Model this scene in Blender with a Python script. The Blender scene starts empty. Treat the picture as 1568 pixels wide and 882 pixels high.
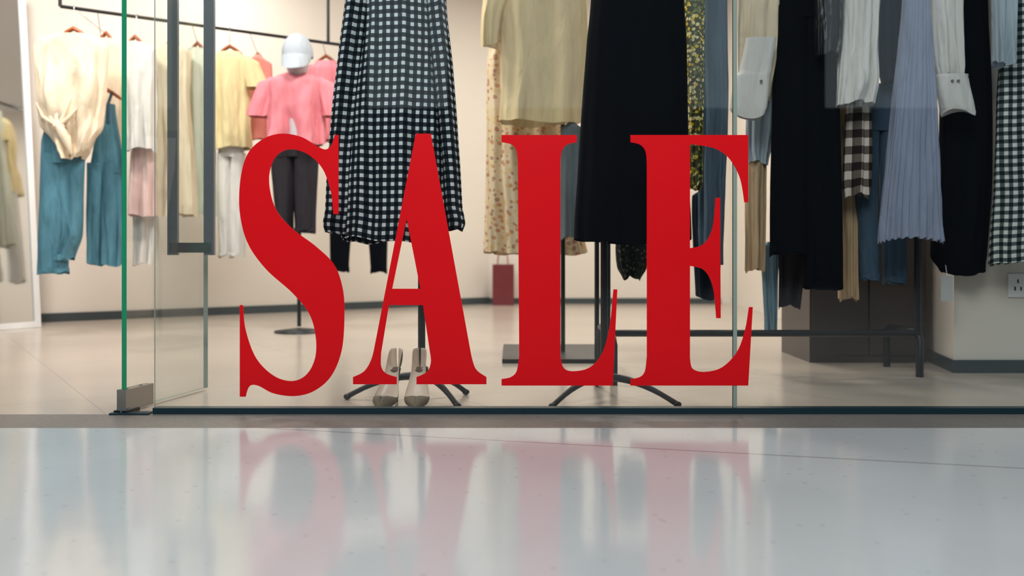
import bpy, math, random
from mathutils import Vector, noise
random.seed(7)
sc=bpy.context.scene
PI=math.pi

# ------------------------------------------------------------------ materials
def lin(c):
    r=[]
    for x in c[:3]:
        x=x/255.0
        r.append(x/12.92 if x<=0.04045 else ((x+0.055)/1.055)**2.4)
    return (r[0],r[1],r[2],1.0)

class NT:
    def __init__(s,name):
        s.m=bpy.data.materials.new(name); s.m.use_nodes=True
        s.t=s.m.node_tree; s.t.nodes.clear()
        s.out=s.t.nodes.new('ShaderNodeOutputMaterial')
    def n(s,typ,**kw):
        nd=s.t.nodes.new(typ)
        for k,v in kw.items(): setattr(nd,k,v)
        return nd
    def l(s,a,b): s.t.links.new(a,b)
    def setv(s,sock,v):
        if isinstance(v,bpy.types.NodeSocket): s.l(v,sock)
        else: sock.default_value=v
    def math(s,op,a,b=0.0,c=0.0):
        nd=s.n('ShaderNodeMath',operation=op)
        s.setv(nd.inputs[0],a); s.setv(nd.inputs[1],b); s.setv(nd.inputs[2],c)
        return nd.outputs[0]
    def mix(s,f,a,b,mode='MIX'):
        nd=s.n('ShaderNodeMix',data_type='RGBA',blend_type=mode)
        s.setv(nd.inputs[0],f); s.setv(nd.inputs[6],a); s.setv(nd.inputs[7],b)
        return nd.outputs[2]
    def principled(s,col,rough=.6,metal=0.,spec=.5):
        p=s.n('ShaderNodeBsdfPrincipled')
        s.setv(p.inputs['Base Color'],col); s.setv(p.inputs['Roughness'],rough)
        p.inputs['Metallic'].default_value=metal
        p.inputs['Specular IOR Level'].default_value=spec
        s.l(p.outputs[0],s.out.inputs[0]); return p

def plain(name,c,rough=.5,metal=0.,var=.06,scale=8.,bump=0.,spec=.5):
    k=NT(name)
    tc=k.n('ShaderNodeTexCoord'); no=k.n('ShaderNodeTexNoise'); no.inputs['Scale'].default_value=scale
    no.inputs['Detail'].default_value=4
    k.l(tc.outputs['Object'],no.inputs['Vector'])
    c1=lin(c); c2=tuple(max(0,x*(1-var*2)) for x in c1[:3])+(1,)
    col=k.mix(no.outputs[0],c1,c2)
    p=k.principled(col,rough,metal,spec)
    if bump>0:
        b=k.n('ShaderNodeBump'); b.inputs['Strength'].default_value=bump; b.inputs['Distance'].default_value=.01
        k.l(no.outputs[0],b.inputs['Height']); k.l(b.outputs[0],p.inputs['Normal'])
    return k.m

def fabric(name,c,rough=.9,var=.14,sheer=0.,bump=.5,spec=.15):
    """woven cloth: soft tonal variation, wrinkle bump, optional sheerness"""
    k=NT(name)
    tc=k.n('ShaderNodeTexCoord')
    mp=k.n('ShaderNodeMapping'); mp.inputs['Scale'].default_value=(11,11,3.0)
    k.l(tc.outputs['Object'],mp.inputs['Vector'])
    no=k.n('ShaderNodeTexNoise'); no.inputs['Scale'].default_value=1.4; no.inputs['Detail'].default_value=3
    no.inputs['Distortion'].default_value=.6
    k.l(mp.outputs[0],no.inputs['Vector'])
    c1=lin(c); c2=tuple(x*(1-var*2) for x in c1[:3])+(1,)
    col=k.mix(no.outputs[0],c1,c2)
    p=k.principled(col,rough,0,spec)
    if bump>0:
        b=k.n('ShaderNodeBump'); b.inputs['Strength'].default_value=bump; b.inputs['Distance'].default_value=.04
        k.l(no.outputs[0],b.inputs['Height']); k.l(b.outputs[0],p.inputs['Normal'])
    if sheer>0:
        tr=k.n('ShaderNodeBsdfTransparent'); ms=k.n('ShaderNodeMixShader'); ms.inputs[0].default_value=sheer
        k.l(p.outputs[0],ms.inputs[1]); k.l(tr.outputs[0],ms.inputs[2]); k.l(ms.outputs[0],k.out.inputs[0])
    return k.m

def gingham(name,dark,mid,light,per=.033,duty=.5):
    k=NT(name)
    uv=k.n('ShaderNodeUVMap'); sp=k.n('ShaderNodeSeparateXYZ'); k.l(uv.outputs[0],sp.inputs[0])
    st=[]
    for i in (0,1):
        a=k.math('DIVIDE',sp.outputs[i],per); a=k.math('FRACT',a)
        st.append(k.math('LESS_THAN',a,duty))
    one=k.math('MAXIMUM',st[0],st[1]); both=k.math('MULTIPLY',st[0],st[1])
    col=k.mix(one,lin(dark),lin(mid)); col=k.mix(both,col,lin(light))
    k.principled(col,.9,0,.15)
    return k.m

def floral(name,base,cols,scale=45.,dens=.5):
    k=NT(name)
    uv=k.n('ShaderNodeUVMap')
    no=k.n('ShaderNodeTexNoise'); no.inputs['Scale'].default_value=scale*.8
    k.l(uv.outputs[0],no.inputs['Vector'])
    ad=k.n('ShaderNodeVectorMath',operation='SCALE'); k.l(no.outputs['Color'],ad.inputs[0]); ad.inputs['Scale'].default_value=.5/scale*1.2
    a2=k.n('ShaderNodeVectorMath',operation='ADD'); k.l(uv.outputs[0],a2.inputs[0]); k.l(ad.outputs[0],a2.inputs[1])
    vo=k.n('ShaderNodeTexVoronoi'); vo.inputs['Scale'].default_value=scale
    k.l(a2.outputs[0],vo.inputs['Vector'])
    sp=k.n('ShaderNodeSeparateColor'); k.l(vo.outputs['Color'],sp.inputs[0])
    r=k.n('ShaderNodeValToRGB'); r.color_ramp.interpolation='CONSTANT'
    k.l(sp.outputs[0],r.inputs[0])
    el=r.color_ramp.elements
    el[0].position=0; el[0].color=lin(cols[0]); el[1].position=.33; el[1].color=lin(cols[1])
    e=el.new(.66); e.color=lin(cols[2])
    m=k.math('LESS_THAN',vo.outputs['Distance'],dens)
    k.principled(k.mix(m,lin(base),r.outputs[0]),.9,0,.2)
    return k.m

def glassmat(name,tint,f0=.05):
    k=NT(name)
    lw=k.n('ShaderNodeLayerWeight'); lw.inputs[0].default_value=.5
    f=k.math('POWER',lw.outputs['Facing'],5.0); f=k.math('MULTIPLY_ADD',f,.9,f0)
    tr=k.n('ShaderNodeBsdfTransparent'); tr.inputs[0].default_value=tint
    gl=k.n('ShaderNodeBsdfGlossy'); gl.inputs['Roughness'].default_value=.0
    ms=k.n('ShaderNodeMixShader'); k.l(f,ms.inputs[0]); k.l(tr.outputs[0],ms.inputs[1]); k.l(gl.outputs[0],ms.inputs[2])
    k.l(ms.outputs[0],k.out.inputs[0]); return k.m

def mallfloor():
    k=NT('polished_stone_tile')
    tc=k.n('ShaderNodeTexCoord'); sp=k.n('ShaderNodeSeparateXYZ'); k.l(tc.outputs['Object'],sp.inputs[0])
    u=k.math('MULTIPLY_ADD',sp.outputs[0],.247,sp.outputs[1]); u=k.math('ADD',u,.4626)
    u=k.math('DIVIDE',u,1.03)
    a=k.math('FRACT',k.math('ADD',k.math('DIVIDE',u,1.5),.5)); a=k.math('ABSOLUTE',k.math('SUBTRACT',a,.5))
    line=k.math('LESS_THAN',a,.0026)
    no=k.n('ShaderNodeTexNoise'); no.inputs['Scale'].default_value=1.2; no.inputs['Detail'].default_value=6
    k.l(tc.outputs['Object'],no.inputs['Vector'])
    col=k.mix(no.outputs[0],lin((200,202,202)),lin((176,181,184)))
    vo=k.n('ShaderNodeTexVoronoi'); vo.inputs['Scale'].default_value=16
    k.l(tc.outputs['Object'],vo.inputs['Vector'])
    spot=k.math('LESS_THAN',vo.outputs['Distance'],.10)
    col=k.mix(k.math('MULTIPLY',spot,.35),col,lin((140,145,150)))
    col=k.mix(k.math('MULTIPLY',line,.8),col,lin((105,98,96)))
    p=k.principled(col,.115,0,.55)
    b=k.n('ShaderNodeBump'); b.inputs['Strength'].default_value=.04; b.inputs['Distance'].default_value=.02
    n2=k.n('ShaderNodeTexNoise'); n2.inputs['Scale'].default_value=5
    k.l(tc.outputs['Object'],n2.inputs['Vector'])
    k.l(n2.outputs[0],b.inputs['Height']); k.l(b.outputs[0],p.inputs['Normal'])
    return k.m

def shopfloor():
    k=NT('shop_floor_tile')
    tc=k.n('ShaderNodeTexCoord'); mp=k.n('ShaderNodeMapping'); mp.inputs['Rotation'].default_value=(0,0,-.6)
    k.l(tc.outputs['Object'],mp.inputs['Vector'])
    sp=k.n('ShaderNodeSeparateXYZ'); k.l(mp.outputs[0],sp.inputs[0])
    ls=[]
    for i in (0,1):
        a=k.math('FRACT',k.math('DIVIDE',sp.outputs[i],1.2)); ls.append(k.math('LESS_THAN',a,.005))
    line=k.math('MAXIMUM',ls[0],ls[1])
    no=k.n('ShaderNodeTexNoise'); no.inputs['Scale'].default_value=1.5; no.inputs['Detail'].default_value=6
    k.l(tc.outputs['Object'],no.inputs['Vector'])
    col=k.mix(no.outputs[0],lin((196,183,170)),lin((172,160,148)))
    col=k.mix(k.math('MULTIPLY',line,.35),col,lin((130,122,115)))
    k.principled(col,.22,0,.5); return k.m

M={}
M['wall']=plain('wall_paint',(226,217,207),.8,var=.02,scale=3)
M['ceil']=plain('ceiling_paint',(225,225,225),.9,var=.02)
M['base']=plain('dark_baseboard',(58,68,72),.5)
M['red']=plain('red_vinyl',(236,3,20),.4,var=.08,scale=1.5,spec=.25)
M['glass']=glassmat('clear_glass',(.955,.975,.97,1))
M['gedge']=plain('green_glass_edge',(18,150,104),.2,var=.1)
M['gedge2']=plain('grey_glass_edge',(150,165,155),.25)
M['steel']=plain('brushed_steel',(128,134,140),.35,.5)
M['clamp']=plain('satin_steel',(150,148,142),.3,.7)
M['chrome']=plain('chrome_metal',(190,195,195),.2,.9)
M['black']=plain('black_metal',(24,26,30),.4,.3)
M['teal']=plain('teal_channel',(30,58,68),.35,.3)
M['strip']=plain('granite_threshold',(128,123,118),.4,var=.3,scale=60)
M['wood']=plain('hanger_wood',(170,88,40),.45,var=.2,scale=20)
M['dark']=plain('dark_wood_panel',(84,74,70),.4,var=.12,scale=6)
M['white']=plain('white_plastic',(235,235,235),.4,var=.01)
M['mirror']=plain('mirror_silver',(205,210,210),.05,1.,var=0)
M['skin']=plain('mannequin_white',(200,198,202),.5,var=.02)
M['mall']=plain('mall_reflection_wall',(40,48,54),.6)
F=lambda n,c,**k:fabric(n,c,**k)
f_cream=F('cream_cotton',(246,228,200)); f_white=F('white_cotton',(236,232,228)); f_pink=F('pink_cotton',(250,150,162))
f_denim=F('blue_denim',(100,154,174),var=.3); f_denimd=F('dark_denim',(75,98,120),var=.25)
f_black=F('black_wool',(13,15,21),var=.1,bump=0,spec=.05); f_navy=F('navy_cloth',(24,34,48),bump=.1); f_yel=F('pale_yellow_cotton',(240,222,172))
f_yelblouse=F('yellow_linen',(240,218,172),sheer=.10); f_beige=F('beige_cotton',(200,172,138)); f_grey=F('slate_cloth',(112,122,128))
f_pleat=F('pleated_blue_grey',(154,163,188)); f_ltblue=F('light_blue_cotton',(185,200,212)); f_palepink=F('pale_pink_chiffon',(238,203,198))
f_char=F('charcoal_cloth',(52,48,54)); f_denimg=F('grey_denim',(92,110,128),var=.2); f_leather=F('black_leather',(26,26,30),rough=.35,spec=.4)
f_coral=F('coral_cotton',(238,150,140)); f_button=plain('button_plastic',(120,112,104),.4)
g_shirt=gingham('black_white_gingham',(12,16,24),(46,58,68),(224,230,230),.0305,.46)
g_brown=gingham('brown_gingham',(36,28,26),(105,94,88),(215,205,195),.075)
g_green=gingham('green_gingham',(24,34,36),(88,98,100),(222,224,220),.036)
fl_warm=floral('warm_floral_print',(226,204,170),((205,150,110),(222,188,138),(186,142,116)),34,.40)
fl_olive=floral('olive_floral_print',(70,72,45),((225,190,60),(235,220,160),(120,125,70)),60,.5)
fl_dark=floral('dark_floral_print',(24,28,28),((50,50,44),(90,86,72),(40,50,45)),60,.4)

# ------------------------------------------------------------------ mesh builder
class B:
    def __init__(s,name): s.name=name; s.v=[];s.uv=[];s.f=[];s.mi=[];s.sm=[];s.ms=[]
    def m(s,mat):
        if mat not in s.ms: s.ms.append(mat)
        return s.ms.index(mat)
    def loft(s,rings,mat,uvs=None,smooth=True,skip=None):
        i0=len(s.v); n=len(rings[0]); k=s.m(mat)
        for r,ring in enumerate(rings):
            for j,p in enumerate(ring):
                s.v.append(tuple(p)); s.uv.append(uvs[r][j] if uvs else (j/n,r*.05))
        for r in range(len(rings)-1):
            for j in range(n-1):
                if skip and skip(r,j): continue
                a=i0+r*n+j
                s.f.append((a,a+1,a+n+1,a+n)); s.mi.append(k); s.sm.append(smooth)
    def poly(s,pts,mat,smooth=False):
        i0=len(s.v); s.v+= [tuple(p) for p in pts]; s.uv+=[(p[0],p[2]) for p in pts]
        s.f.append(tuple(range(i0,i0+len(pts)))); s.mi.append(s.m(mat)); s.sm.append(smooth)
    def prism(s,xy,z0,z1,mat,sidemat=None):
        n=len(xy)
        s.poly([(x,y,z0) for x,y in xy][::-1],mat); s.poly([(x,y,z1) for x,y in xy],mat)
        for i in range(n):
            a=xy[i]; b=xy[(i+1)%n]
            s.poly([(a[0],a[1],z0),(b[0],b[1],z0),(b[0],b[1],z1),(a[0],a[1],z1)],sidemat or mat)
    def box(s,x0,x1,y0,y1,z0,z1,mat):
        s.prism([(x0,y0),(x1,y0),(x1,y1),(x0,y1)],z0,z1,mat)
    def obox(s,p,q,th,z0,z1,mat,endmat=None,firstmat=None):
        """upright slab from p to q (xy) with thickness th"""
        d=Vector((q[0]-p[0],q[1]-p[1])).normalized(); nn=Vector((-d.y,d.x))*th/2
        c=[(p[0]-nn.x,p[1]-nn.y),(q[0]-nn.x,q[1]-nn.y),(q[0]+nn.x,q[1]+nn.y),(p[0]+nn.x,p[1]+nn.y)]
        for i in range(4):
            a=c[i]; b=c[(i+1)%4]
            mt=mat if i in(0,2) else ((firstmat or endmat or mat) if i==3 else (endmat or mat))
            s.poly([(a[0],a[1],z0),(b[0],b[1],z0),(b[0],b[1],z1),(a[0],a[1],z1)],mt)
        s.poly([(x,y,z0) for x,y in c][::-1],endmat or mat); s.poly([(x,y,z1) for x,y in c],endmat or mat)
    def rod(s,pts,rad,mat,n=10,cap=True):
        pts=[Vector(p) for p in pts]
        if not isinstance(rad,(list,tuple)): rad=[rad]*len(pts)
        rings=[]; up=None
        for i,p in enumerate(pts):
            t=(pts[min(i+1,len(pts)-1)]-pts[max(i-1,0)]).normalized()
            if up is None: up=t.orthogonal().normalized()
            up=(up-t*up.dot(t)).normalized(); w=t.cross(up)
            rings.append([p+(up*math.cos(2*PI*j/n)+w*math.sin(2*PI*j/n))*rad[i] for j in range(n+1)])
        s.loft(rings,mat)
        if cap:
            s.poly(rings[0][:n][::-1],mat); s.poly(rings[-1][:n],mat)
    def ell(s,c,r,mat,n=20,m=12,a0=-PI/2,a1=PI/2):
        rings=[]
        for i in range(m+1):
            a=a0+(a1-a0)*i/m
            rings.append([(c[0]+r[0]*math.cos(a)*math.cos(2*PI*j/n),c[1]+r[1]*math.cos(a)*math.sin(2*PI*j/n),c[2]+r[2]*math.sin(a)) for j in range(n+1)])
        s.loft(rings,mat)
    def cloth(s,rows,mat,n=7,amp=.08,seg=84,nr=40,hem=.01,pw=1.0,drift=1.5,ph=None,cap=False,top=.15,wr=.5,fit=True):
        """rows: (z,cx,cy,rx,ry) from top to bottom; hanging cloth tube with folds"""
        ph=random.uniform(0,6) if ph is None else ph
        ph2=random.uniform(0,6); sd=random.uniform(0,50)
        def cr(a,b,c,d,t): return .5*((2*b)+(-a+c)*t+(2*a-5*b+4*c-d)*t*t+(-a+3*b-3*c+d)*t**3)
        out=[]; L=len(rows); per=max(2,int(nr/(L-1)))
        for i in range(L-1):
            r0=rows[max(i-1,0)];r1=rows[i];r2=rows[i+1];r3=rows[min(i+2,L-1)]
            for q in range(per):
                t=q/per
                z=r1[0]+(r2[0]-r1[0])*t
                out.append([z]+[cr(r0[k],r1[k],r2[k],r3[k],t) for k in range(1,5)])
        out.append(list(rows[-1]))
        zt=rows[0][0]; zb=rows[-1][0]; H=max(zt-zb,.01)
        rings=[];uvs=[]
        for (z,cx,cy,rx,ry) in out:
            k=(zt-z)/H; kk=top+(1-top)*k**pw
            rx=max(rx,.004); ry=max(ry,.004)
            ring=[];base=[]
            for j in range(seg+1):
                th=2*PI*j/seg+PI/2
                f=math.sin(n*th+ph+drift*k)+.5*math.sin((n*2+1)*th+ph2-drift*.7*k)+.35*math.sin(3*th+ph2+2.2*k)
                c=math.cos(th); sn=math.sin(th)
                if wr>0: f+=wr*2.2*noise.noise(Vector((c*2.2+sd,sn*2.2,z*3.5)))+wr*.8*noise.noise(Vector((c*6+sd,sn*6,z*9)))
                m=amp*kk*f
                ex=.85
                X=math.copysign(abs(c)**ex,c); Y=math.copysign(abs(sn)**ex,sn)
                zz=z+ (hem*math.sin(2*th+ph)+hem*.4*math.sin(n*th+ph))*(k**6)
                ring.append((cx+rx*X*(1+m*.35),cy+ry*Y*(1+m*2.2),zz))
                base.append((rx*X,ry*Y))
            if fit:  # keep the width given in rows
                xs=[p[0] for p in ring]; w=(max(xs)-min(xs))/2; mc=(max(xs)+min(xs))/2; q=rx/w
                ring=[(cx+(p[0]-mc)*q,p[1],p[2]) for p in ring]
            al=[0.]
            for j in range(seg): al.append(al[-1]+math.hypot(base[j+1][0]-base[j][0],base[j+1][1]-base[j][1]))
            half=al[-1]/2
            rings.append(ring);uvs.append([(a-half,z) for a in al])
        s.loft(rings,mat,uvs)
        if cap: s.poly(rings[0][:-1],mat)
    def finish(s,parent=None,loc=None):
        me=bpy.data.meshes.new(s.name); me.from_pydata(s.v,[],s.f)
        for m in s.ms: me.materials.append(m)
        uv=me.uv_layers.new(name='UVMap')
        for p in me.polygons:
            p.material_index=s.mi[p.index]; p.use_smooth=s.sm[p.index]
            for li in p.loop_indices: uv.data[li].uv=s.uv[me.loops[li].vertex_index]
        me.update()
        o=bpy.data.objects.new(s.name,me); sc.collection.objects.link(o)
        if parent: o.parent=parent
        return o

def empty(name):
    e=bpy.data.objects.new(name,None); e.empty_display_size=.1; sc.collection.objects.link(e); return e

# Image pixels back-projected through the camera onto the vertical plane at depth y, su(y) pixels per metre
CAMD=3.2; EYE=.588; F0=1376.
def su(y): return F0/(y+CAMD)
def X_(y,u): return (u-784)/su(y)
def Z_(y,v): return EYE-(v-380)/su(y)

# ------------------------------------------------------------------ room shell
b=B('floor'); b.box(-7,3.6,-.02,7.2,-.06,0,shopfloor()); b.finish()
b=B('trim_threshold'); b.box(-7,4.5,-.26,-.021,-.06,.0,M['strip']); b.finish()
b=B('mall_floor'); b.box(-12,12,-10,-.261,-.06,0,mallfloor()); b.finish()
b=B('ceiling'); b.box(-7,3.6,.1,7.2,3.3,3.36,M['ceil']); b.finish()
b=B('wall_left'); b.prism([(-6.5,2.02),(-.24,6.3),(-.24,6.42),(-6.5,2.14)],0,3.3,M['wall']); b.finish()
b=B('baseboard_left'); b.prism([(-6.5,2.0),(-.24,6.28),(-.24,6.3),(-6.5,2.02)],0,.07,M['base']); b.finish()
b=B('wall_back'); b.box(-.24,2.3,6.3,6.42,0,3.3,M['wall']); b.finish()
b=B('baseboard_back'); b.box(-.24,2.2,6.28,6.299,0,.06,M['base']); b.finish()
b=B('wall_right'); b.prism([(2.09,1.05),(3.6,1.05),(3.6,6.4),(2.3,6.4),(2.2,1.6)],0,3.3,M['wall']); b.finish()
b=B('baseboard_right')
b.prism([(2.075,1.03),(3.6,1.03),(3.6,1.049),(2.09,1.049)],0,.06,M['base'])
b.prism([(2.075,1.03),(2.089,1.05),(2.2,1.6),(2.185,1.6)],0,.06,M['base']); b.finish()
# unseen wall added across the mall, openings shaped to give reflections in the glass
b=B('wall_mall_reflection')
b.box(-12,12,-10.2,-10,0,2.65,M['mall']); b.box(-12,12,-10.2,-10,4.6,5.2,M['mall'])
for x0,x1 in ((-12,-6.2),(-5.0,-2.15),(-.95,-.35),(1.05,2.6),(3.4,4.6),(6.5,12)): b.box(x0,x1,-10.2,-10,2.65,4.6,M['mall'])
b.finish()

# ------------------------------------------------------------------ glass front
root=empty('window_1')
b=B('glass_pane'); b.obox((-1.272,0),(.786,0),.010,.02,3.1,M['glass'],M['gedge2']); b.finish(root)
b=B('glass_pane_wide'); b.obox((.80,0),(4.2,0),.010,.02,3.1,M['glass'],M['gedge2']); b.finish(root)
b=B('silicone_joint'); b.box(.786,.80,-.006,.006,.02,3.1,M['gedge2']); b.finish(root)
b=B('bottom_channel'); b.box(-1.272,4.2,-.02,.02,0,.022,M['teal']); b.finish(root)

root=empty('door_1')
dp=(-1.381,.0); dq=(-1.268,.52)
b=B('door_glass'); b.obox(dp,dq,.020,.012,3.0,M['glass'],M['gedge2'],M['gedge']); b.finish(root)
b=B('patch_fitting')
b.obox((-1.386,-.012),(-1.352,.15),.036,.008,.085,M['clamp'])
b.obox((-1.388,-.018),(-1.372,.06),.05,.0,.012,M['black'])
b.rod([(-1.381,.0,.0),(-1.381,.0,.02)],.02,M['steel'])
b.box(-1.42,-1.28,-.035,.01,0,.006,M['teal'])
for q in (.03,.11): b.rod([(-1.386+.034*q/.16-.0,-.012+q,.085),(-1.386+.034*q/.16,-.012+q,.0865)],.006,M['black'],n=12)
b.finish(root)
b=B('pull_handle')
b.box(-1.385,-1.345,.41,.43,.56,1.9,M['steel']); b.box(-1.238,-1.198,.41,.43,.56,1.9,M['steel'])
for z in (.59,1.7): b.box(-1.375,-1.21,.408,.432,z-.02,z+.02,M['chrome'])
b.finish(root)

# ------------------------------------------------------------------ SALE lettering
def spline(pts,k=10):
    out=[]
    L=len(pts)
    for i in range(L-1):
        p0=pts[max(i-1,0)];p1=pts[i];p2=pts[i+1];p3=pts[min(i+2,L-1)]
        for q in range(k):
            t=q/k
            out.append(tuple(.5*((2*p1[c])+(-p0[c]+p2[c])*t+(2*p0[c]-5*p1[c]+4*p2[c]-p3[c])*t*t+(-p0[c]+3*p1[c]-3*p2[c]+p3[c])*t**3) for c in (0,1)))
    out.append(pts[-1]); return out
def outline(runs):
    out=[]
    for kind,pts in runs:
        q=spline(pts) if kind=='S' else list(pts)
        if out and abs(out[-1][0]-q[0][0])<.01 and abs(out[-1][1]-q[0][1])<.01: q=q[1:]
        out+=q
    if abs(out[-1][0]-out[0][0])<.01 and abs(out[-1][1]-out[0][1])<.01: out.pop()
    return out
S=[('L',[(513,207),(519,207),(519,328),(511,328)]),
('S',[(511,328),(507,293),(494,258),(471,236),(444,229),(424,239),(414,262),(414,290),(424,322),(448,350),(484,377),(512,405),(525,440),(528,480),(524,535),(508,575),(482,598),(452,606),(420,602),(398,591),(387,589),(381,594),(377,607)]),
('L',[(377,607),(368,607),(368,467),(373,467)]),
('S',[(373,467),(377,505),(393,548),(420,575),(448,583),(470,573),(483,548),(484,515),(474,480),(448,448),(408,412),(380,372),(368,325),(369,275),(380,236),(404,213),(432,205),(462,210),(488,225),(500,229),(508,222),(513,207)])]
A=[('L',[(637,205),(660,205),(722,545)]),('S',[(722,545),(729,565),(745,577)]),('L',[(745,577),(745,588),(638,588),(638,577)]),
('S',[(638,577),(654,569),(660,554),(658,535)]),('L',[(658,535),(648,467),(596,467),(584,540)]),('S',[(584,540),(584,560),(591,571),(608,577)]),
('L',[(608,577),(608,588),(541,588),(541,577)]),('S',[(541,577),(558,568),(569,550),(575,525)]),('L',[(575,525),(637,205)])]
Ah=[('L',[(623,335),(601,442),(644,442)])]
Lt=[('L',[(768,207),(883,207),(883,218)]),('S',[(883,218),(868,222),(860,232),(858,250)]),('L',[(858,250),(858,545)]),
('S',[(858,545),(863,563),(878,568),(903,562),(922,540),(933,500),(939,443)]),('L',[(939,443),(945,443),(938,590),(768,590),(768,580)]),
('S',[(768,580),(782,577),(791,568),(795,545)]),('L',[(795,545),(793,250)]),('S',[(793,250),(791,232),(784,222),(768,218)])]
E=[('L',[(965,207),(1145,207),(1145,310),(1139,310)]),('S',[(1139,310),(1132,272),(1115,242),(1092,227),(1056,221)]),('L',[(1056,221),(1056,380)]),
('S',[(1056,380),(1076,374),(1090,350),(1095,303)]),('L',[(1095,303),(1102,303),(1103,487),(1096,487)]),('S',[(1096,487),(1091,440),(1078,414),(1056,407)]),
('L',[(1056,407),(1056,548)]),('S',[(1056,548),(1060,564),(1078,569),(1105,562),(1128,538),(1140,505),(1146,470)]),
('L',[(1146,470),(1152,470),(1145,590),(965,590),(965,580)]),('S',[(965,580),(979,577),(987,568),(990,545)]),('L',[(990,545),(990,250)]),('S',[(990,250),(988,232),(980,222),(965,218)])]
root=empty('sale_window_lettering')
for nm,loops in (('letter_s',[S]),('letter_a',[A,Ah]),('letter_l',[Lt]),('letter_e',[E])):
    cu=bpy.data.curves.new(nm,'CURVE'); cu.dimensions='2D'; cu.fill_mode='BOTH'; cu.extrude=.0008
    for lp in loops:
        pts=outline(lp); sp=cu.splines.new('POLY'); sp.points.add(len(pts)-1); sp.use_cyclic_u=True
        for i,p in enumerate(pts): sp.points[i].co=((p[0]-784)/430,EYE-(p[1]-380)/430,0,1)
    tmp=bpy.data.objects.new(nm+'_tmp',cu); sc.collection.objects.link(tmp)
    bpy.context.view_layer.update()
    me=bpy.data.meshes.new_from_object(tmp.evaluated_get(bpy.context.evaluated_depsgraph_get()))
    bpy.data.objects.remove(tmp)
    me.materials.clear(); me.materials.append(M['red'])
    o=bpy.data.objects.new(nm,me); sc.collection.objects.link(o)
    o.rotation_euler=(PI/2,0,0); o.location=(0,-.0062,0); o.parent=root

# ------------------------------------------------------------------ garment helpers
def hanger(b,cx,cy,z,w,rail,mat=None):
    mat=mat or M['wood']
    rz,ry=rail
    b.rod([(cx-w,cy,z-.045),(cx-w*.8,cy,z-.03),(cx-w*.4,cy,z-.002),(cx,cy,z+.02),(cx+w*.4,cy,z-.002),(cx+w*.8,cy,z-.03),(cx+w,cy,z-.045)],[.009,.012,.013,.016,.013,.012,.009],mat)
    b.rod([(cx,cy,z+.01),(cx,(cy+ry)/2,(z+rz)/2),(cx,ry-.012,rz-.005),(cx,ry-.008,rz+.014),(cx,ry+.01,rz+.012)],.003,M['chrome'],n=6)

def hang(name,y,rows,mat,ry=.05,rail=None,n=6,amp=.09,extra=None,hz=.02,**kw):
    """rows: (image pixel height, left pixel, right pixel) on the plane y"""
    b=B(name); R=[]
    for r in rows:
        v,l,rr=r[:3]
        R.append((Z_(y,v),(X_(y,l)+X_(y,rr))/2,y,(X_(y,rr)-X_(y,l))/2,r[3] if len(r)>3 else ry))
    z,cx,cy,rx,r2=R[0]
    if hz<=.02: R=[(z+.03,cx,cy,rx*.35,r2*.5)]+R
    b.cloth(R,mat,n=n,amp=amp,**kw)
    if rail: hanger(b,cx,y,z+hz,rx*.85,rail)
    if extra: extra(b)
    return b.finish()

def tee(name,X,y,zt,w,h,mat,rail=None,sl=.22,flare=1.05,ry=.09,neck=.08,hm=None):
    b=B(name)
    b.cloth([(zt,X,y,neck,.05),(zt-.02,X,y,w*.32,.07),(zt-.06,X,y,w*.47,ry),(zt-.2,X,y,w*.47,ry*1.1),(zt-h*.6,X,y,w*.48,ry*1.05),(zt-h,X,y,w*.5*flare,ry*1.05)],mat,n=6,amp=.10,wr=1.)
    for s in (-1,1):
        b.cloth([(zt-.035,X+s*w*.36,y,.04,.05),(zt-.07,X+s*w*.45,y,.075,.065),(zt-.06-sl,X+s*(w*.5+.05),y-.01,.085,.07)],mat,n=4,amp=.08,nr=14,seg=40)
    if rail: hanger(b,X,y,zt+.025,w*.3,rail)
    return b.finish()

def trousers(name,y,wa,legL,legR,mat,ry=.07,rail=None,cuff=None,amp=.07):
    """wa: (v,l,r) waist ; leg: list of rows"""
    b=B(name)
    def cv(r): v,l,rr=r; return (Z_(y,v),(X_(y,l)+X_(y,rr))/2,y,(X_(y,rr)-X_(y,l))/2,ry)
    b.cloth([cv(r) for r in wa],mat,n=4,amp=.04)
    for lg in (legL,legR):
        R=[cv(r) for r in lg]; b.cloth(R,mat,n=3,amp=amp)
        z,cx,cy,rx,r_=R[-1]
        b.cloth([(z+.03,cx,cy,rx*1.03,r_*1.05),(z-.004,cx,cy,rx*1.05,r_*1.07)],mat,n=4,amp=.04,nr=4)
    if rail:
        r=cv(wa[0]); hanger(b,r[1],y,r[0]+.03,r[3]*.8,rail)
    return b.finish()

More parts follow.
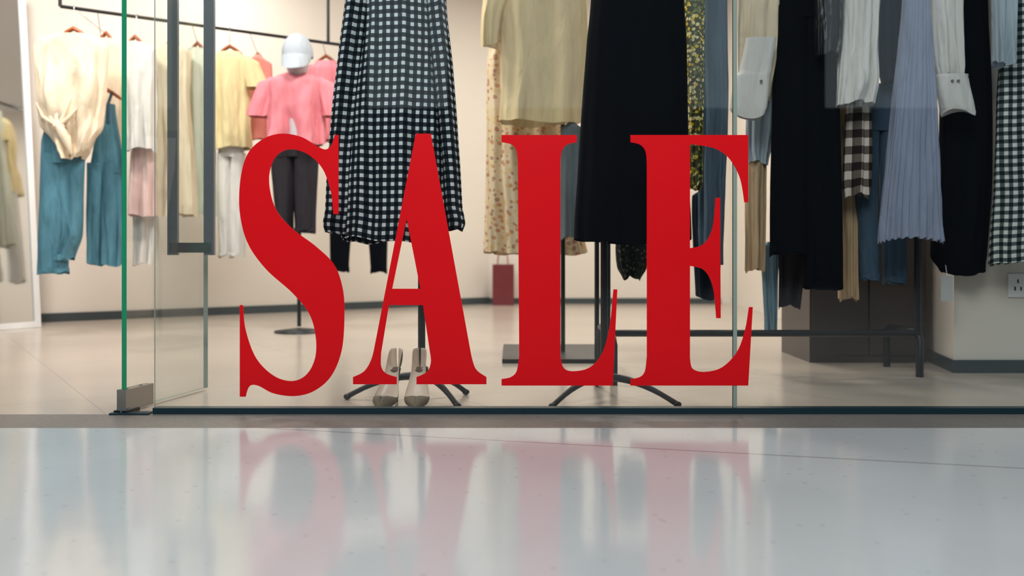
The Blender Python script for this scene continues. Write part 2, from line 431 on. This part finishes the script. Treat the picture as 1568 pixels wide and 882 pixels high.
# ------------------------------------------------------------------ left ceiling-hung rail along the oblique wall
R0=Vector((-2.95,2.666)); R1=Vector((-1.30,3.80)); RZ=2.167
def railpt(p):
    k=(p-784)/F0; t=(5.9*k+2.9)/(1.54-1.06*k); return (-2.9+1.54*t, 2.7+1.06*t)
b=B('ceiling_clothes_rail')
b.rod([(R0.x,R0.y,RZ),(R1.x,R1.y,RZ)],.012,M['black'])
for t in (0.0,.93):
    p=R0.lerp(R1,t); b.rod([(p.x,p.y,RZ),(p.x,p.y,3.295)],.012,M['black'])
b.finish()
def rl(p): 
    q=railpt(p); return (RZ,q[1])
y=railpt(110)[1]-.02
def knot(bb):
    bb.ell((X_(y,100),y-.085,Z_(y,196)),(.04,.03,.03),f_cream,16,8)
    for k in range(5):
        bb.rod([(X_(y,100),y-.095,Z_(y,196)),(X_(y,76+10*k),y-.085,Z_(y,182)),(X_(y,62+18*k),y-.055,Z_(y,158-6*(k%2)))],[.014,.012,.003],f_cream,n=8)
    bb.rod([(X_(y,100),y-.09,Z_(y,196)),(X_(y,112),y-.10,Z_(y,214)),(X_(y,118),y-.08,Z_(y,238))],[.026,.032,.012],f_cream)
hang('cream_knotted_top',y,[(54,85,140),(60,62,158),(75,53,166),(120,58,164),(165,60,160),(195,64,156),(212,80,148),(232,94,138),(243,102,126)],f_cream,ry=.075,rail=rl(110),n=7,amp=.16,extra=knot,wr=1.6,hz=.025)
yj=y+.07
trousers('jeans',yj,[(195,70,126),(215,65,128),(250,64,129)],[(235,64,102),(300,62,108),(380,60,104),(417,60,104)],[(235,92,129),(300,92,127),(360,96,124),(396,84,112)],f_denim,ry=.06,amp=.14)
y2=yj+.20
b=B('denim_overalls')
def cv(r,ry=.055): v,l,rr=r; return (Z_(y2,v),(X_(y2,l)+X_(y2,rr))/2,y2,(X_(y2,rr)-X_(y2,l))/2,ry)
b.cloth([cv(r) for r in [(160,153,175),(178,152,177),(205,148,182),(240,142,188),(268,138,190)]],f_denim,n=4,amp=.05)
b.cloth([cv(r) for r in [(250,134,166),(320,133,164),(405,136,162)]],f_denim,n=3,amp=.12)
b.cloth([cv(r) for r in [(250,156,190),(320,157,190),(406,158,188)]],f_denim,n=3,amp=.12)
for u in (157,171): b.rod([(X_(y2,u),y2-.05,Z_(y2,190)),(X_(y2,u),y2-.05,Z_(y2,160)),(X_(y2,u+1),y2+.0,Z_(y2,140))],.010,f_denimd,n=6)
hanger(b,X_(y2,164),y2,Z_(y2,142),.10,rl(165)); b.finish()
p=railpt(160); hang('cream_blouse',p[1]+.38,[(60,150,175),(70,142,188),(120,144,190),(180,160,190),(245,172,190)],f_cream,ry=.05,rail=rl(160),hz=.025)
p=railpt(200); hang('white_blouse',p[1]-.02,[(66,192,222),(76,186,238),(150,190,236),(230,196,236)],f_white,ry=.07,rail=rl(205),amp=.18,hz=.025)
hang('pale_pink_skirt',p[1]+.08,[(222,204,234),(260,200,238),(330,196,240)],f_palepink,ry=.06,amp=.2)
p=railpt(225); hang('white_trousers',p[1]+.16,[(300,206,240),(350,206,240),(405,206,238)],f_white,ry=.06,amp=.2)
p=railpt(262); hang('cream_dress',p[1]+.02,[(70,250,278),(80,240,292),(150,244,290),(240,240,296),(330,238,300)],f_cream,ry=.07,rail=rl(262),amp=.2,hz=.025)
p=railpt(300); hang('pale_green_shirt',p[1]+.1,[(75,290,315),(84,282,325),(160,284,326),(330,280,330)],F('pale_green_cotton',(226,230,214)),ry=.06,rail=rl(300),amp=.2,hz=.025)
p=railpt(352); s=su(p[1]); tee('yellow_t_shirt',X_(p[1],352),p[1],Z_(p[1],80),62/s,148/s,f_yel,rail=rl(352),sl=.2)
trousers('white_wide_trousers',p[1]+.02,[(215,336,372),(240,334,374)],[(235,334,354),(300,334,355),(392,336,356)],[(235,354,376),(300,352,376),(392,352,374)],f_white,ry=.06)
p=railpt(395); hang('coral_top',p[1]+.2,[(90,385,405),(98,376,416),(160,378,416),(215,378,416)],f_coral,ry=.05,rail=(RZ,p[1]))
p=railpt(495); s=su(p[1]); tee('pink_blouse',X_(p[1],495),p[1]+.1,Z_(p[1],90),56/s,125/s,f_pink,rail=rl(495),sl=.2)
p=railpt(545); trousers('black_trousers',p[1]-.1,[(200,508,594),(250,506,594)],[(240,506,548),(330,505,540),(414,507,534)],[(240,550,594),(330,560,594),(416,568,592)],f_black,ry=.07)
# capped mannequin with pink tee
ym=3.05; s=su(ym); mx=X_(ym,456)
root=empty('dress_mannequin')
b=B('body')
b.ell((mx,ym-.01,Z_(ym,95)),(.078,.098,.135),M['skin'])
b.rod([(mx,ym,Z_(ym,112)),(mx,ym+.01,Z_(ym,145))],[.05,.055],M['skin'],n=16)
b.cloth([(Z_(ym,118),mx,ym,.06,.05),(Z_(ym,128),mx,ym,.15,.08),(Z_(ym,150),mx,ym,.18,.09),(Z_(ym,215),mx,ym,.15,.09)],M['skin'],n=2,amp=0,cap=True)
b.rod([(mx,ym+.04,.04),(mx,ym+.04,Z_(ym,210))],.014,M['black'])
b.rod([(mx,ym+.04,0),(mx,ym+.04,.012),(mx,ym+.04,.03)],[.17,.17,.02],M['black'],n=32)
b.finish(root)
capm=F('cap_cotton',(196,202,212))
b=B('cap')
zc=Z_(ym,84)
b.ell((mx,ym-.01,zc),(.108,.122,.145),capm,24,10,a0=-.12)
rings=[]
for i in range(7):
    q=i/6
    rings.append([(mx+.108*math.sin(a)*(1-.08*q),ym-.01-.118*math.cos(a)-.08*q*max(0,math.cos(a))**.7,zc-.012-.12*q*max(0,math.cos(a))**.5) for a in [(-1.4+2.8*j/16) for j in range(17)]])
b.loft(rings,capm); b.ell((mx,ym-.01,zc+.145),(.012,.012,.008),capm,10,6)
b.finish(root)
o=tee('t_shirt',mx-.01,ym,Z_(ym,112),92/s,110/s,f_pink,sl=.24,flare=1.0,ry=.13,neck=.075); o.parent=root
o=trousers('leggings',ym,[(212,415,487),(240,414,488)],[(232,414,450),(300,420,450),(350,424,448)],[(232,450,488),(300,450,484),(355,452,482)],f_char,ry=.08); o.parent=root

# ------------------------------------------------------------------ standing mirror
root=empty('standing_mirror')
P0=Vector((-3.52,3.50,0)); dr=Vector((-.53,-.85,0)).normalized(); nb=Vector((-.85,.53,0)).normalized()
up=(Vector((0,0,1))+nb*.085).normalized(); W=.75; H=2.6; fw=.045
nrm=dr.cross(up).normalized()
def mp(u,v,w): return P0+dr*u+up*v+nrm*w
def slab(b,u0,u1,v0,v1,w0,w1,mat):
    c=[mp(u,v,w) for w in (w0,w1) for (u,v) in ((u0,v0),(u1,v0),(u1,v1),(u0,v1))]
    for f in ((0,1,2,3),(4,5,6,7),(0,1,5,4),(1,2,6,5),(2,3,7,6),(3,0,4,7)): b.poly([c[i] for i in f],mat)
b=B('frame'); 
slab(b,0,fw,0,H,-.02,.02,M['white']); slab(b,W-fw,W,0,H,-.02,.02,M['white'])
slab(b,fw,W-fw,0,fw,-.02,.02,M['white']); slab(b,fw,W-fw,H-fw,H,-.02,.02,M['white']); b.finish(root)
b=B('mirror_glass'); slab(b,fw,W-fw,fw,H-fw,-.008,.008,M['mirror']); b.finish(root)

# ------------------------------------------------------------------ garment stands near the glass
def stand(name,hx,hy,tips,ph):
    b=B(name)
    b.rod([(hx,hy,.07),(hx,hy,1.74)],.0145,M['black'],n=16)
    b.rod([(hx,hy,.06),(hx,hy,.075),(hx,hy,.12),(hx,hy,.125)],[.02,.03,.026,.018],M['black'],n=16)
    for tx,ty in tips:
        d=Vector((tx-hx,ty-hy,0))
        pts=[Vector((hx,hy,.085))+d*t+Vector((0,0,-.073*t**1.6+.012*math.sin(PI*t))) for t in [i/9 for i in range(10)]]
        b.rod(pts,[.016,.016,.015,.014,.013,.012,.011,.010,.010,.011],M['black'],n=10)
        b.ell((tx,ty,.012),(.015,.015,.012),M['black'],10,6)
    b.cloth([(1.80,ph,hy,.045,.045),(1.76,ph,hy,.05,.05),(1.73,ph,hy,.13,.07),(1.66,ph,hy,.15,.08),(1.5,ph,hy,.12,.08)],M['skin'],n=2,amp=0,cap=True,wr=0)
    b.rod([(hx,hy,1.55),(ph,hy,1.55)],.012,M['black'])
    return b.finish()
stand('garment_stand',-.355,.33,[(-.64,.29),(-.2,.085),(-.185,.40),(-.42,.60)],-.44)
stand('garment_stand',.36,.31,[(.148,.08),(.61,.11),(.36,.62)],.46)

# gingham long shirt
y=.33
b=B('gingham_shirt')
def cy_(rows): 
    return [(Z_(y,v),(X_(y,l)+X_(y,r))/2,y,(X_(y,r)-X_(y,l))/2,q) for (v,l,r,q) in rows]
b.cloth(cy_([(-88,575,640,.06),(-74,555,660,.10),(-50,548,668,.12),(0,556,664,.125),(60,554,668,.13),(150,540,678,.135),(250,528,686,.14),(330,524,688,.145),(368,524,684,.145)]),g_shirt,n=8,amp=.055,seg=200,nr=64,hem=.012,drift=.6,top=.35)
for sgn,rows in ((-1,[(-74,556,590,.05),(-50,536,584,.07),(0,533,574,.075),(100,520,562,.07),(220,509,548,.062),(325,503,542,.055),(345,500,540,.055),(357,503,538,.05)]),
                 (1,[(-74,632,662,.05),(-50,646,684,.07),(0,650,684,.075),(100,660,694,.07),(220,672,703,.062),(320,680,709,.055),(342,684,713,.055),(353,686,709,.05)])):
    b.cloth([(z,x,y-.035,rx,q) for (z,x,_,rx,q) in cy_(rows)],g_shirt,n=3,amp=.13,seg=70,nr=40,hem=.004,top=.5)
b.finish()
# black long dress
y=.31
b=B('black_dress')
b.cloth(cy_([(-85,945,1010,.06),(-72,918,1034,.09),(-45,906,1046,.12),(0,905,1046,.13),(60,899,1050,.13),(150,892,1052,.135),(280,884,1054,.14),(370,879,1058,.145)]),f_black,n=6,amp=.03,seg=140,nr=60,hem=.008,drift=.8)
b.finish()

# ------------------------------------------------------------------ high heel pumps
shoe_in=plain('shoe_lining',(120,106,84),.6); shoe_out=plain('nude_patent_leather',(242,224,204),.22,var=.03)
heelm=plain('heel_dark',(110,98,80),.4)
def sm(x): x=max(0,min(1,x)); return x*x*(3-2*x)
def shoe(xc,yt,rot):
    root=empty('high_heel_shoe'); L=.215; N=34; n=28
    rings=[]
    for i in range(N+1):
        t=i/N
        k=sm((t-.30)/.58)
        sole=.004+.118*k
        if t<.36: w=.003+.044*math.sin((t/.36)*PI/2)**.95
        elif t<.72: w=.047-.020*sm((t-.36)/.36)
        else: w=.027
        if t>.9: w*=math.sqrt(max(.03,1-((t-.9)/.1)**2))
        op=sm((t-.20)/.14); phm=PI*(1-.44*op)
        if t<.4: rim=.014+.032*math.sin(min(1,t/.3)*PI/2)
        else: rim=.046
        rim=rim*(1-op)+op*(.034+.048*sm((t-.6)/.4))
        hh=rim*2/(1-math.cos(phm))
        ring=[]
        for j in range(n+1):
            ph=-phm+2*phm*j/n
            x=w*math.copysign(abs(math.sin(ph))**.75,math.sin(ph)); z=hh*(1-math.cos(ph))/2
            ring.append((x,L*t,sole+z))
        rings.append(ring)
    b=B('upper'); b.loft(rings,shoe_out); b.poly(rings[0][:-1],shoe_out); b.m(shoe_in)
    o=b.finish(root)
    md=o.modifiers.new('thick','SOLIDIFY'); md.thickness=.0022; md.offset=1; md.material_offset=1
    b=B('heel')
    b.rod([(0,L-.030,.128),(0,L-.024,.10),(0,L-.014,.055),(0,L-.012,.0)],[.022,.014,.007,.0055],heelm,n=14)
    b.finish(root)
    root.location=(xc,yt,0.0005); root.rotation_euler=(0,0,rot); return root
shoe(-.482,.045,-.20); shoe(-.350,.045,.02)

# ------------------------------------------------------------------ middle display rack
b=B('display_rack')
b.box(-.05,.52,1.38,2.1,0,.022,M['black'])
b.rod([(X_(1.75,862),1.75,.02),(X_(1.75,862),1.75,2.2)],.013,M['black'])
b.rod([(X_(1.45,914),1.45,.02),(X_(1.45,914),1.45,2.2)],.013,M['black'])
b.rod([(-.3,1.75,2.2),(.7,1.75,2.2)],.012,M['black']); b.rod([(X_(1.45,914),1.45,2.2),(X_(1.45,914),1.75,2.2)],.012,M['black'])
b.finish()
y=1.62
def slv(bb):
    r=[(-20,742,790,.06),(20,738,772,.06),(52,736,766,.055),(72,736,764,.05)]
    bb.cloth([(Z_(y,v),(X_(y,l)+X_(y,q))/2,y-.03,(X_(y,q)-X_(y,l))/2,k) for v,l,q,k in r],f_yelblouse,n=4,amp=.1)
hang('yellow_linen_blouse',y,[(-85,790,850),(-70,762,880),(-30,758,896),(60,766,900),(130,768,900),(188,764,904)],f_yelblouse,ry=.10,rail=(2.2,1.75),n=6,amp=.08,extra=slv)
hang('floral_maxi_dress',1.92,[(-60,770,850),(-40,750,860),(60,752,850),(95,746,856),(250,744,862),(330,742,880),(388,740,900)],fl_warm,ry=.09,rail=(2.2,1.75),n=10,amp=.1,seg=120)
hang('slate_skirt',1.60,[(196,860,890),(280,858,892),(366,856,894)],f_grey,ry=.05,n=5,amp=.1)
hang('dark_floral_blouse',1.2,[(330,946,984),(380,943,992),(410,946,990),(426,955,980)],fl_dark,ry=.05,n=5,amp=.15)
b=B('red_shopping_bag')
b.prism([(-.2,6.02),(.02,6.02),(.02,6.14),(-.2,6.14)],0,.42,plain('red_paper',(120,34,40),.6,var=.2,scale=12))
for yy in (6.03,6.13): b.rod([(-.15,yy,.42),(-.14,yy,.52),(-.095,yy,.55),(-.05,yy,.52),(-.04,yy,.42)],.006,M['wood'],n=6)
b.finish()

# ------------------------------------------------------------------ right rack
RY=.92; RT=2.05
b=B('clothes_rack')
xl=X_(RY,930); xr=1.86
for xx in (xl,xr):
    b.rod([(xx,RY,0.19),(xx,RY,RT)],.015,M['black'])
    b.rod([(xx,RY-.26 if xx==xl else RY-.02,.0),(xx,RY-.26 if xx==xl else RY-.02,.17),(xx,RY-.2 if xx==xl else RY,.2),(xx,RY+.3,.2),(xx,RY+.34,.17),(xx,RY+.34,0)],.017,M['black'])
b.rod([(xl,RY,.198),(xr,RY,.198)],.016,M['black'])
b.rod([(xl-.1,RY,RT),(2.75,RY,RT)],.014,M['black'])
b.rod([(2.7,RY,RT),(2.7,RY,3.29)],.012,M['black'])
b.finish()
rr=(RT,RY)
T=-72
hang('olive_floral_dress',.72,[(T,1052,1078),(-60,1046,1080),(0,1048,1078),(150,1052,1076),(288,1054,1074)],fl_olive,ry=.05,rail=rr,amp=.12)
hang('grey_denim_dress',.90,[(T,1075,1105),(-60,1070,1114),(0,1070,1114),(150,1070,1116),(300,1068,1112),(402,1070,1108)],f_denimg,ry=.045,rail=rr,amp=.16,wr=1)
hang('dark_skirt',1.05,[(300,1060,1100),(380,1062,1104),(455,1066,1100)],f_navy,ry=.04,amp=.15)
def cuff1(bb):
    y=.80
    bb.cloth([(Z_(y,v),(X_(y,l)+X_(y,q))/2,y-.02,(X_(y,q)-X_(y,l))/2,k) for v,l,q,k in [(60,1140,1186,.03),(112,1130,1178,.03),(118,1124,1176,.034),(168,1116,1172,.036),(180,1122,1168,.034)]],f_white,n=3,amp=.08)
    bb.rod([(X_(y,1160),y-.062,Z_(y,128)),(X_(y,1160),y-.056,Z_(y,128))],.006,f_button,n=12)
hang('cream_blouse',.88,[(T,1140,1175),(-60,1128,1196),(0,1132,1196),(80,1130,1190),(120,1130,1184),(150,1134,1178)],f_cream,ry=.05,rail=rr,amp=.16,extra=cuff1,wr=1)
hang('pale_blue_shirt',.97,[(100,1146,1190),(180,1142,1188),(232,1142,1180),(250,1146,1176)],f_ltblue,ry=.04,amp=.16)
hang('beige_trousers',1.0,[(225,1144,1172),(300,1142,1172),(415,1142,1170)],f_beige,ry=.05,amp=.12)
hang('slate_scarf',1.06,[(380,1166,1192),(430,1168,1190),(510,1172,1188)],F('slate_blue_cloth',(120,150,165)),ry=.03,amp=.2)
trousers('black_wide_trousers',.86,[(T,1196,1262),(-50,1190,1272),(30,1188,1278)],[(10,1188,1238),(150,1184,1240),(300,1180,1240),(388,1180,1238)],[(10,1226,1280),(150,1224,1284),(300,1228,1288),(440,1232,1288)],f_black,ry=.06,rail=rr)
hang('charcoal_trousers',1.04,[(100,1182,1280),(250,1190,1284),(400,1192,1240),(470,1192,1226)],f_char,ry=.04,amp=.15)
hang('leather_jacket',.75,[(T,1250,1285),(-60,1246,1292),(0,1248,1290),(60,1249,1290),(84,1250,1284)],f_leather,ry=.035,rail=rr,amp=.12)
hang('white_shirt',.80,[(T,1295,1330),(-60,1284,1346),(0,1288,1346),(80,1284,1342),(130,1280,1342),(160,1278,1336)],f_white,ry=.055,rail=rr,amp=.18,wr=1.2)
hang('brown_gingham_shirt',.90,[(120,1300,1330),(200,1294,1332),(280,1290,1332),(300,1292,1330)],g_brown,ry=.045,amp=.12)
hang('beige_coat',1.03,[(60,1280,1318),(200,1278,1314),(330,1282,1312),(458,1286,1312)],f_beige,ry=.045,amp=.14)
def cuff2(bb):
    y=.84
    bb.cloth([(Z_(y,v),(X_(y,l)+X_(y,q))/2,y-.012,(X_(y,q)-X_(y,l))/2,k) for v,l,q,k in [(116,1428,1479,.048),(122,1429,1479,.05),(168,1438,1489,.052),(174,1440,1489,.05)]],f_white,n=2,amp=.05,nr=12,wr=.3)
    for uu in (1447,1456): bb.rod([(X_(y,uu),y-.072,Z_(y,128)),(X_(y,uu),y-.064,Z_(y,128))],.0055,f_button,n=12)
hang('white_wide_sleeve_blouse',.84,[(T,1432,1468),(-60,1424,1478),(0,1424,1474),(60,1426,1474),(100,1430,1474),(118,1434,1472)],f_white,ry=.045,rail=rr,amp=.16,wr=1.,extra=cuff2)
trousers('dark_jeans',.99,[(130,1318,1372),(200,1314,1380)],[(190,1312,1346),(300,1310,1344),(428,1318,1346)],[(190,1346,1384),(300,1348,1386),(432,1354,1386)],f_denimd,ry=.045)
hang('navy_jacket',.9,[(T,1350,1378),(-60,1342,1390),(0,1344,1386),(100,1344,1386),(128,1350,1380)],f_navy,ry=.045,rail=rr,amp=.12)
hang('pleated_dress',.76,[(T,1392,1418),(-60,1386,1424),(0,1384,1422),(60,1378,1426),(150,1368,1432),(260,1356,1438),(368,1345,1445)],f_pleat,ry=.055,rail=rr,n=26,amp=.045,seg=220,drift=.2,hem=.012,wr=2.0)
hang('black_coat',.97,[(T,1450,1500),(-60,1432,1516),(0,1432,1512),(150,1440,1518),(300,1436,1516),(395,1426,1508),(418,1440,1506)],f_black,ry=.05,rail=rr,amp=.08)
b=B('garment_tag'); b.prism([(X_(.9,1441),.9),(X_(.9,1459),.9),(X_(.9,1459),.903),(X_(.9,1441),.903)],Z_(.9,461),Z_(.9,422),plain('tag_card',(190,192,190),.6))
b.rod([(X_(.9,1450),.9,Z_(.9,422)),(X_(.9,1452),.93,Z_(.9,400))],.0015,M['white'],n=5); b.finish()
hang('light_blue_shirt',.80,[(T,1525,1550),(-60,1514,1562),(0,1520,1556),(98,1522,1552)],f_ltblue,ry=.05,rail=rr,amp=.14)
hang('green_gingham_dress',.9,[(-70,1560,1600),(-55,1540,1620),(30,1534,1624),(150,1526,1628),(300,1520,1632),(404,1514,1634)],g_green,ry=.06,rail=rr,amp=.14)

# dark low cabinet behind the rack
b=B('dark_cabinet')
b.box(1.53,2.13,1.42,1.9,.0,1.1,M['dark'])
b.box(1.54,1.825,1.408,1.419,.04,1.07,M['dark']); b.box(1.835,2.12,1.408,1.419,.04,1.07,M['dark'])
b.rod([(1.80,1.395,.6),(1.80,1.395,.75)],.006,M['steel']); b.rod([(1.86,1.395,.6),(1.86,1.395,.75)],.006,M['steel'])
b.finish()
b=B('wall_outlet'); ox=X_(1.05,1557); oz=Z_(1.05,437)
b.box(ox-.045,ox+.045,1.040,1.049,oz-.055,oz+.055,M['white'])
for dx,dz in ((0,.02),(-.014,-.015),(.014,-.015)): b.box(ox+dx-.003,ox+dx+.003,1.038,1.041,oz+dz-.009,oz+dz+.009,M['black'])
b.finish()

# ------------------------------------------------------------------ lights
def area(name,loc,size,e,col,rot=(0,0,0),sy=None):
    l=bpy.data.lights.new(name,'AREA'); l.size=size; l.energy=e; l.color=col
    if sy: l.shape='RECTANGLE'; l.size_y=sy
    o=bpy.data.objects.new(name,l); o.location=loc; o.rotation_euler=rot; sc.collection.objects.link(o)
warm=(1,.94,.87)
area('ceiling_light',(-3.0,1.8,3.2),.5,60,warm,rot=(.5,0,0))
area('ceiling_light',(-1.0,1.6,3.2),.5,58,warm,rot=(.4,0,0))
area('ceiling_light',(1.2,2.4,3.2),.5,32,warm)
area('ceiling_light',(-2.2,4.0,3.2),.5,30,warm)
area('ceiling_light',(.6,4.6,3.2),.7,54,warm)
area('mall_light',(-.5,-3.6,4.2),2.2,150,(1,.98,.96),rot=(.62,0,0))

w=bpy.data.worlds.new('mall_ambient'); sc.world=w; w.use_nodes=True
w.node_tree.nodes['Background'].inputs[0].default_value=(.76,.90,.97,1); w.node_tree.nodes['Background'].inputs[1].default_value=.52

# ------------------------------------------------------------------ camera
cam=bpy.data.cameras.new('camera'); co=bpy.data.objects.new('camera',cam); sc.collection.objects.link(co)
co.location=(0,-CAMD,EYE); co.rotation_euler=(PI/2,0,0)
cam.sensor_width=36; cam.lens=36*F0/1568; cam.shift_y=-61/1568.
cam.dof.use_dof=True; cam.dof.focus_distance=3.2; cam.dof.aperture_fstop=2.0
sc.camera=co
sc.view_settings.view_transform='Standard'
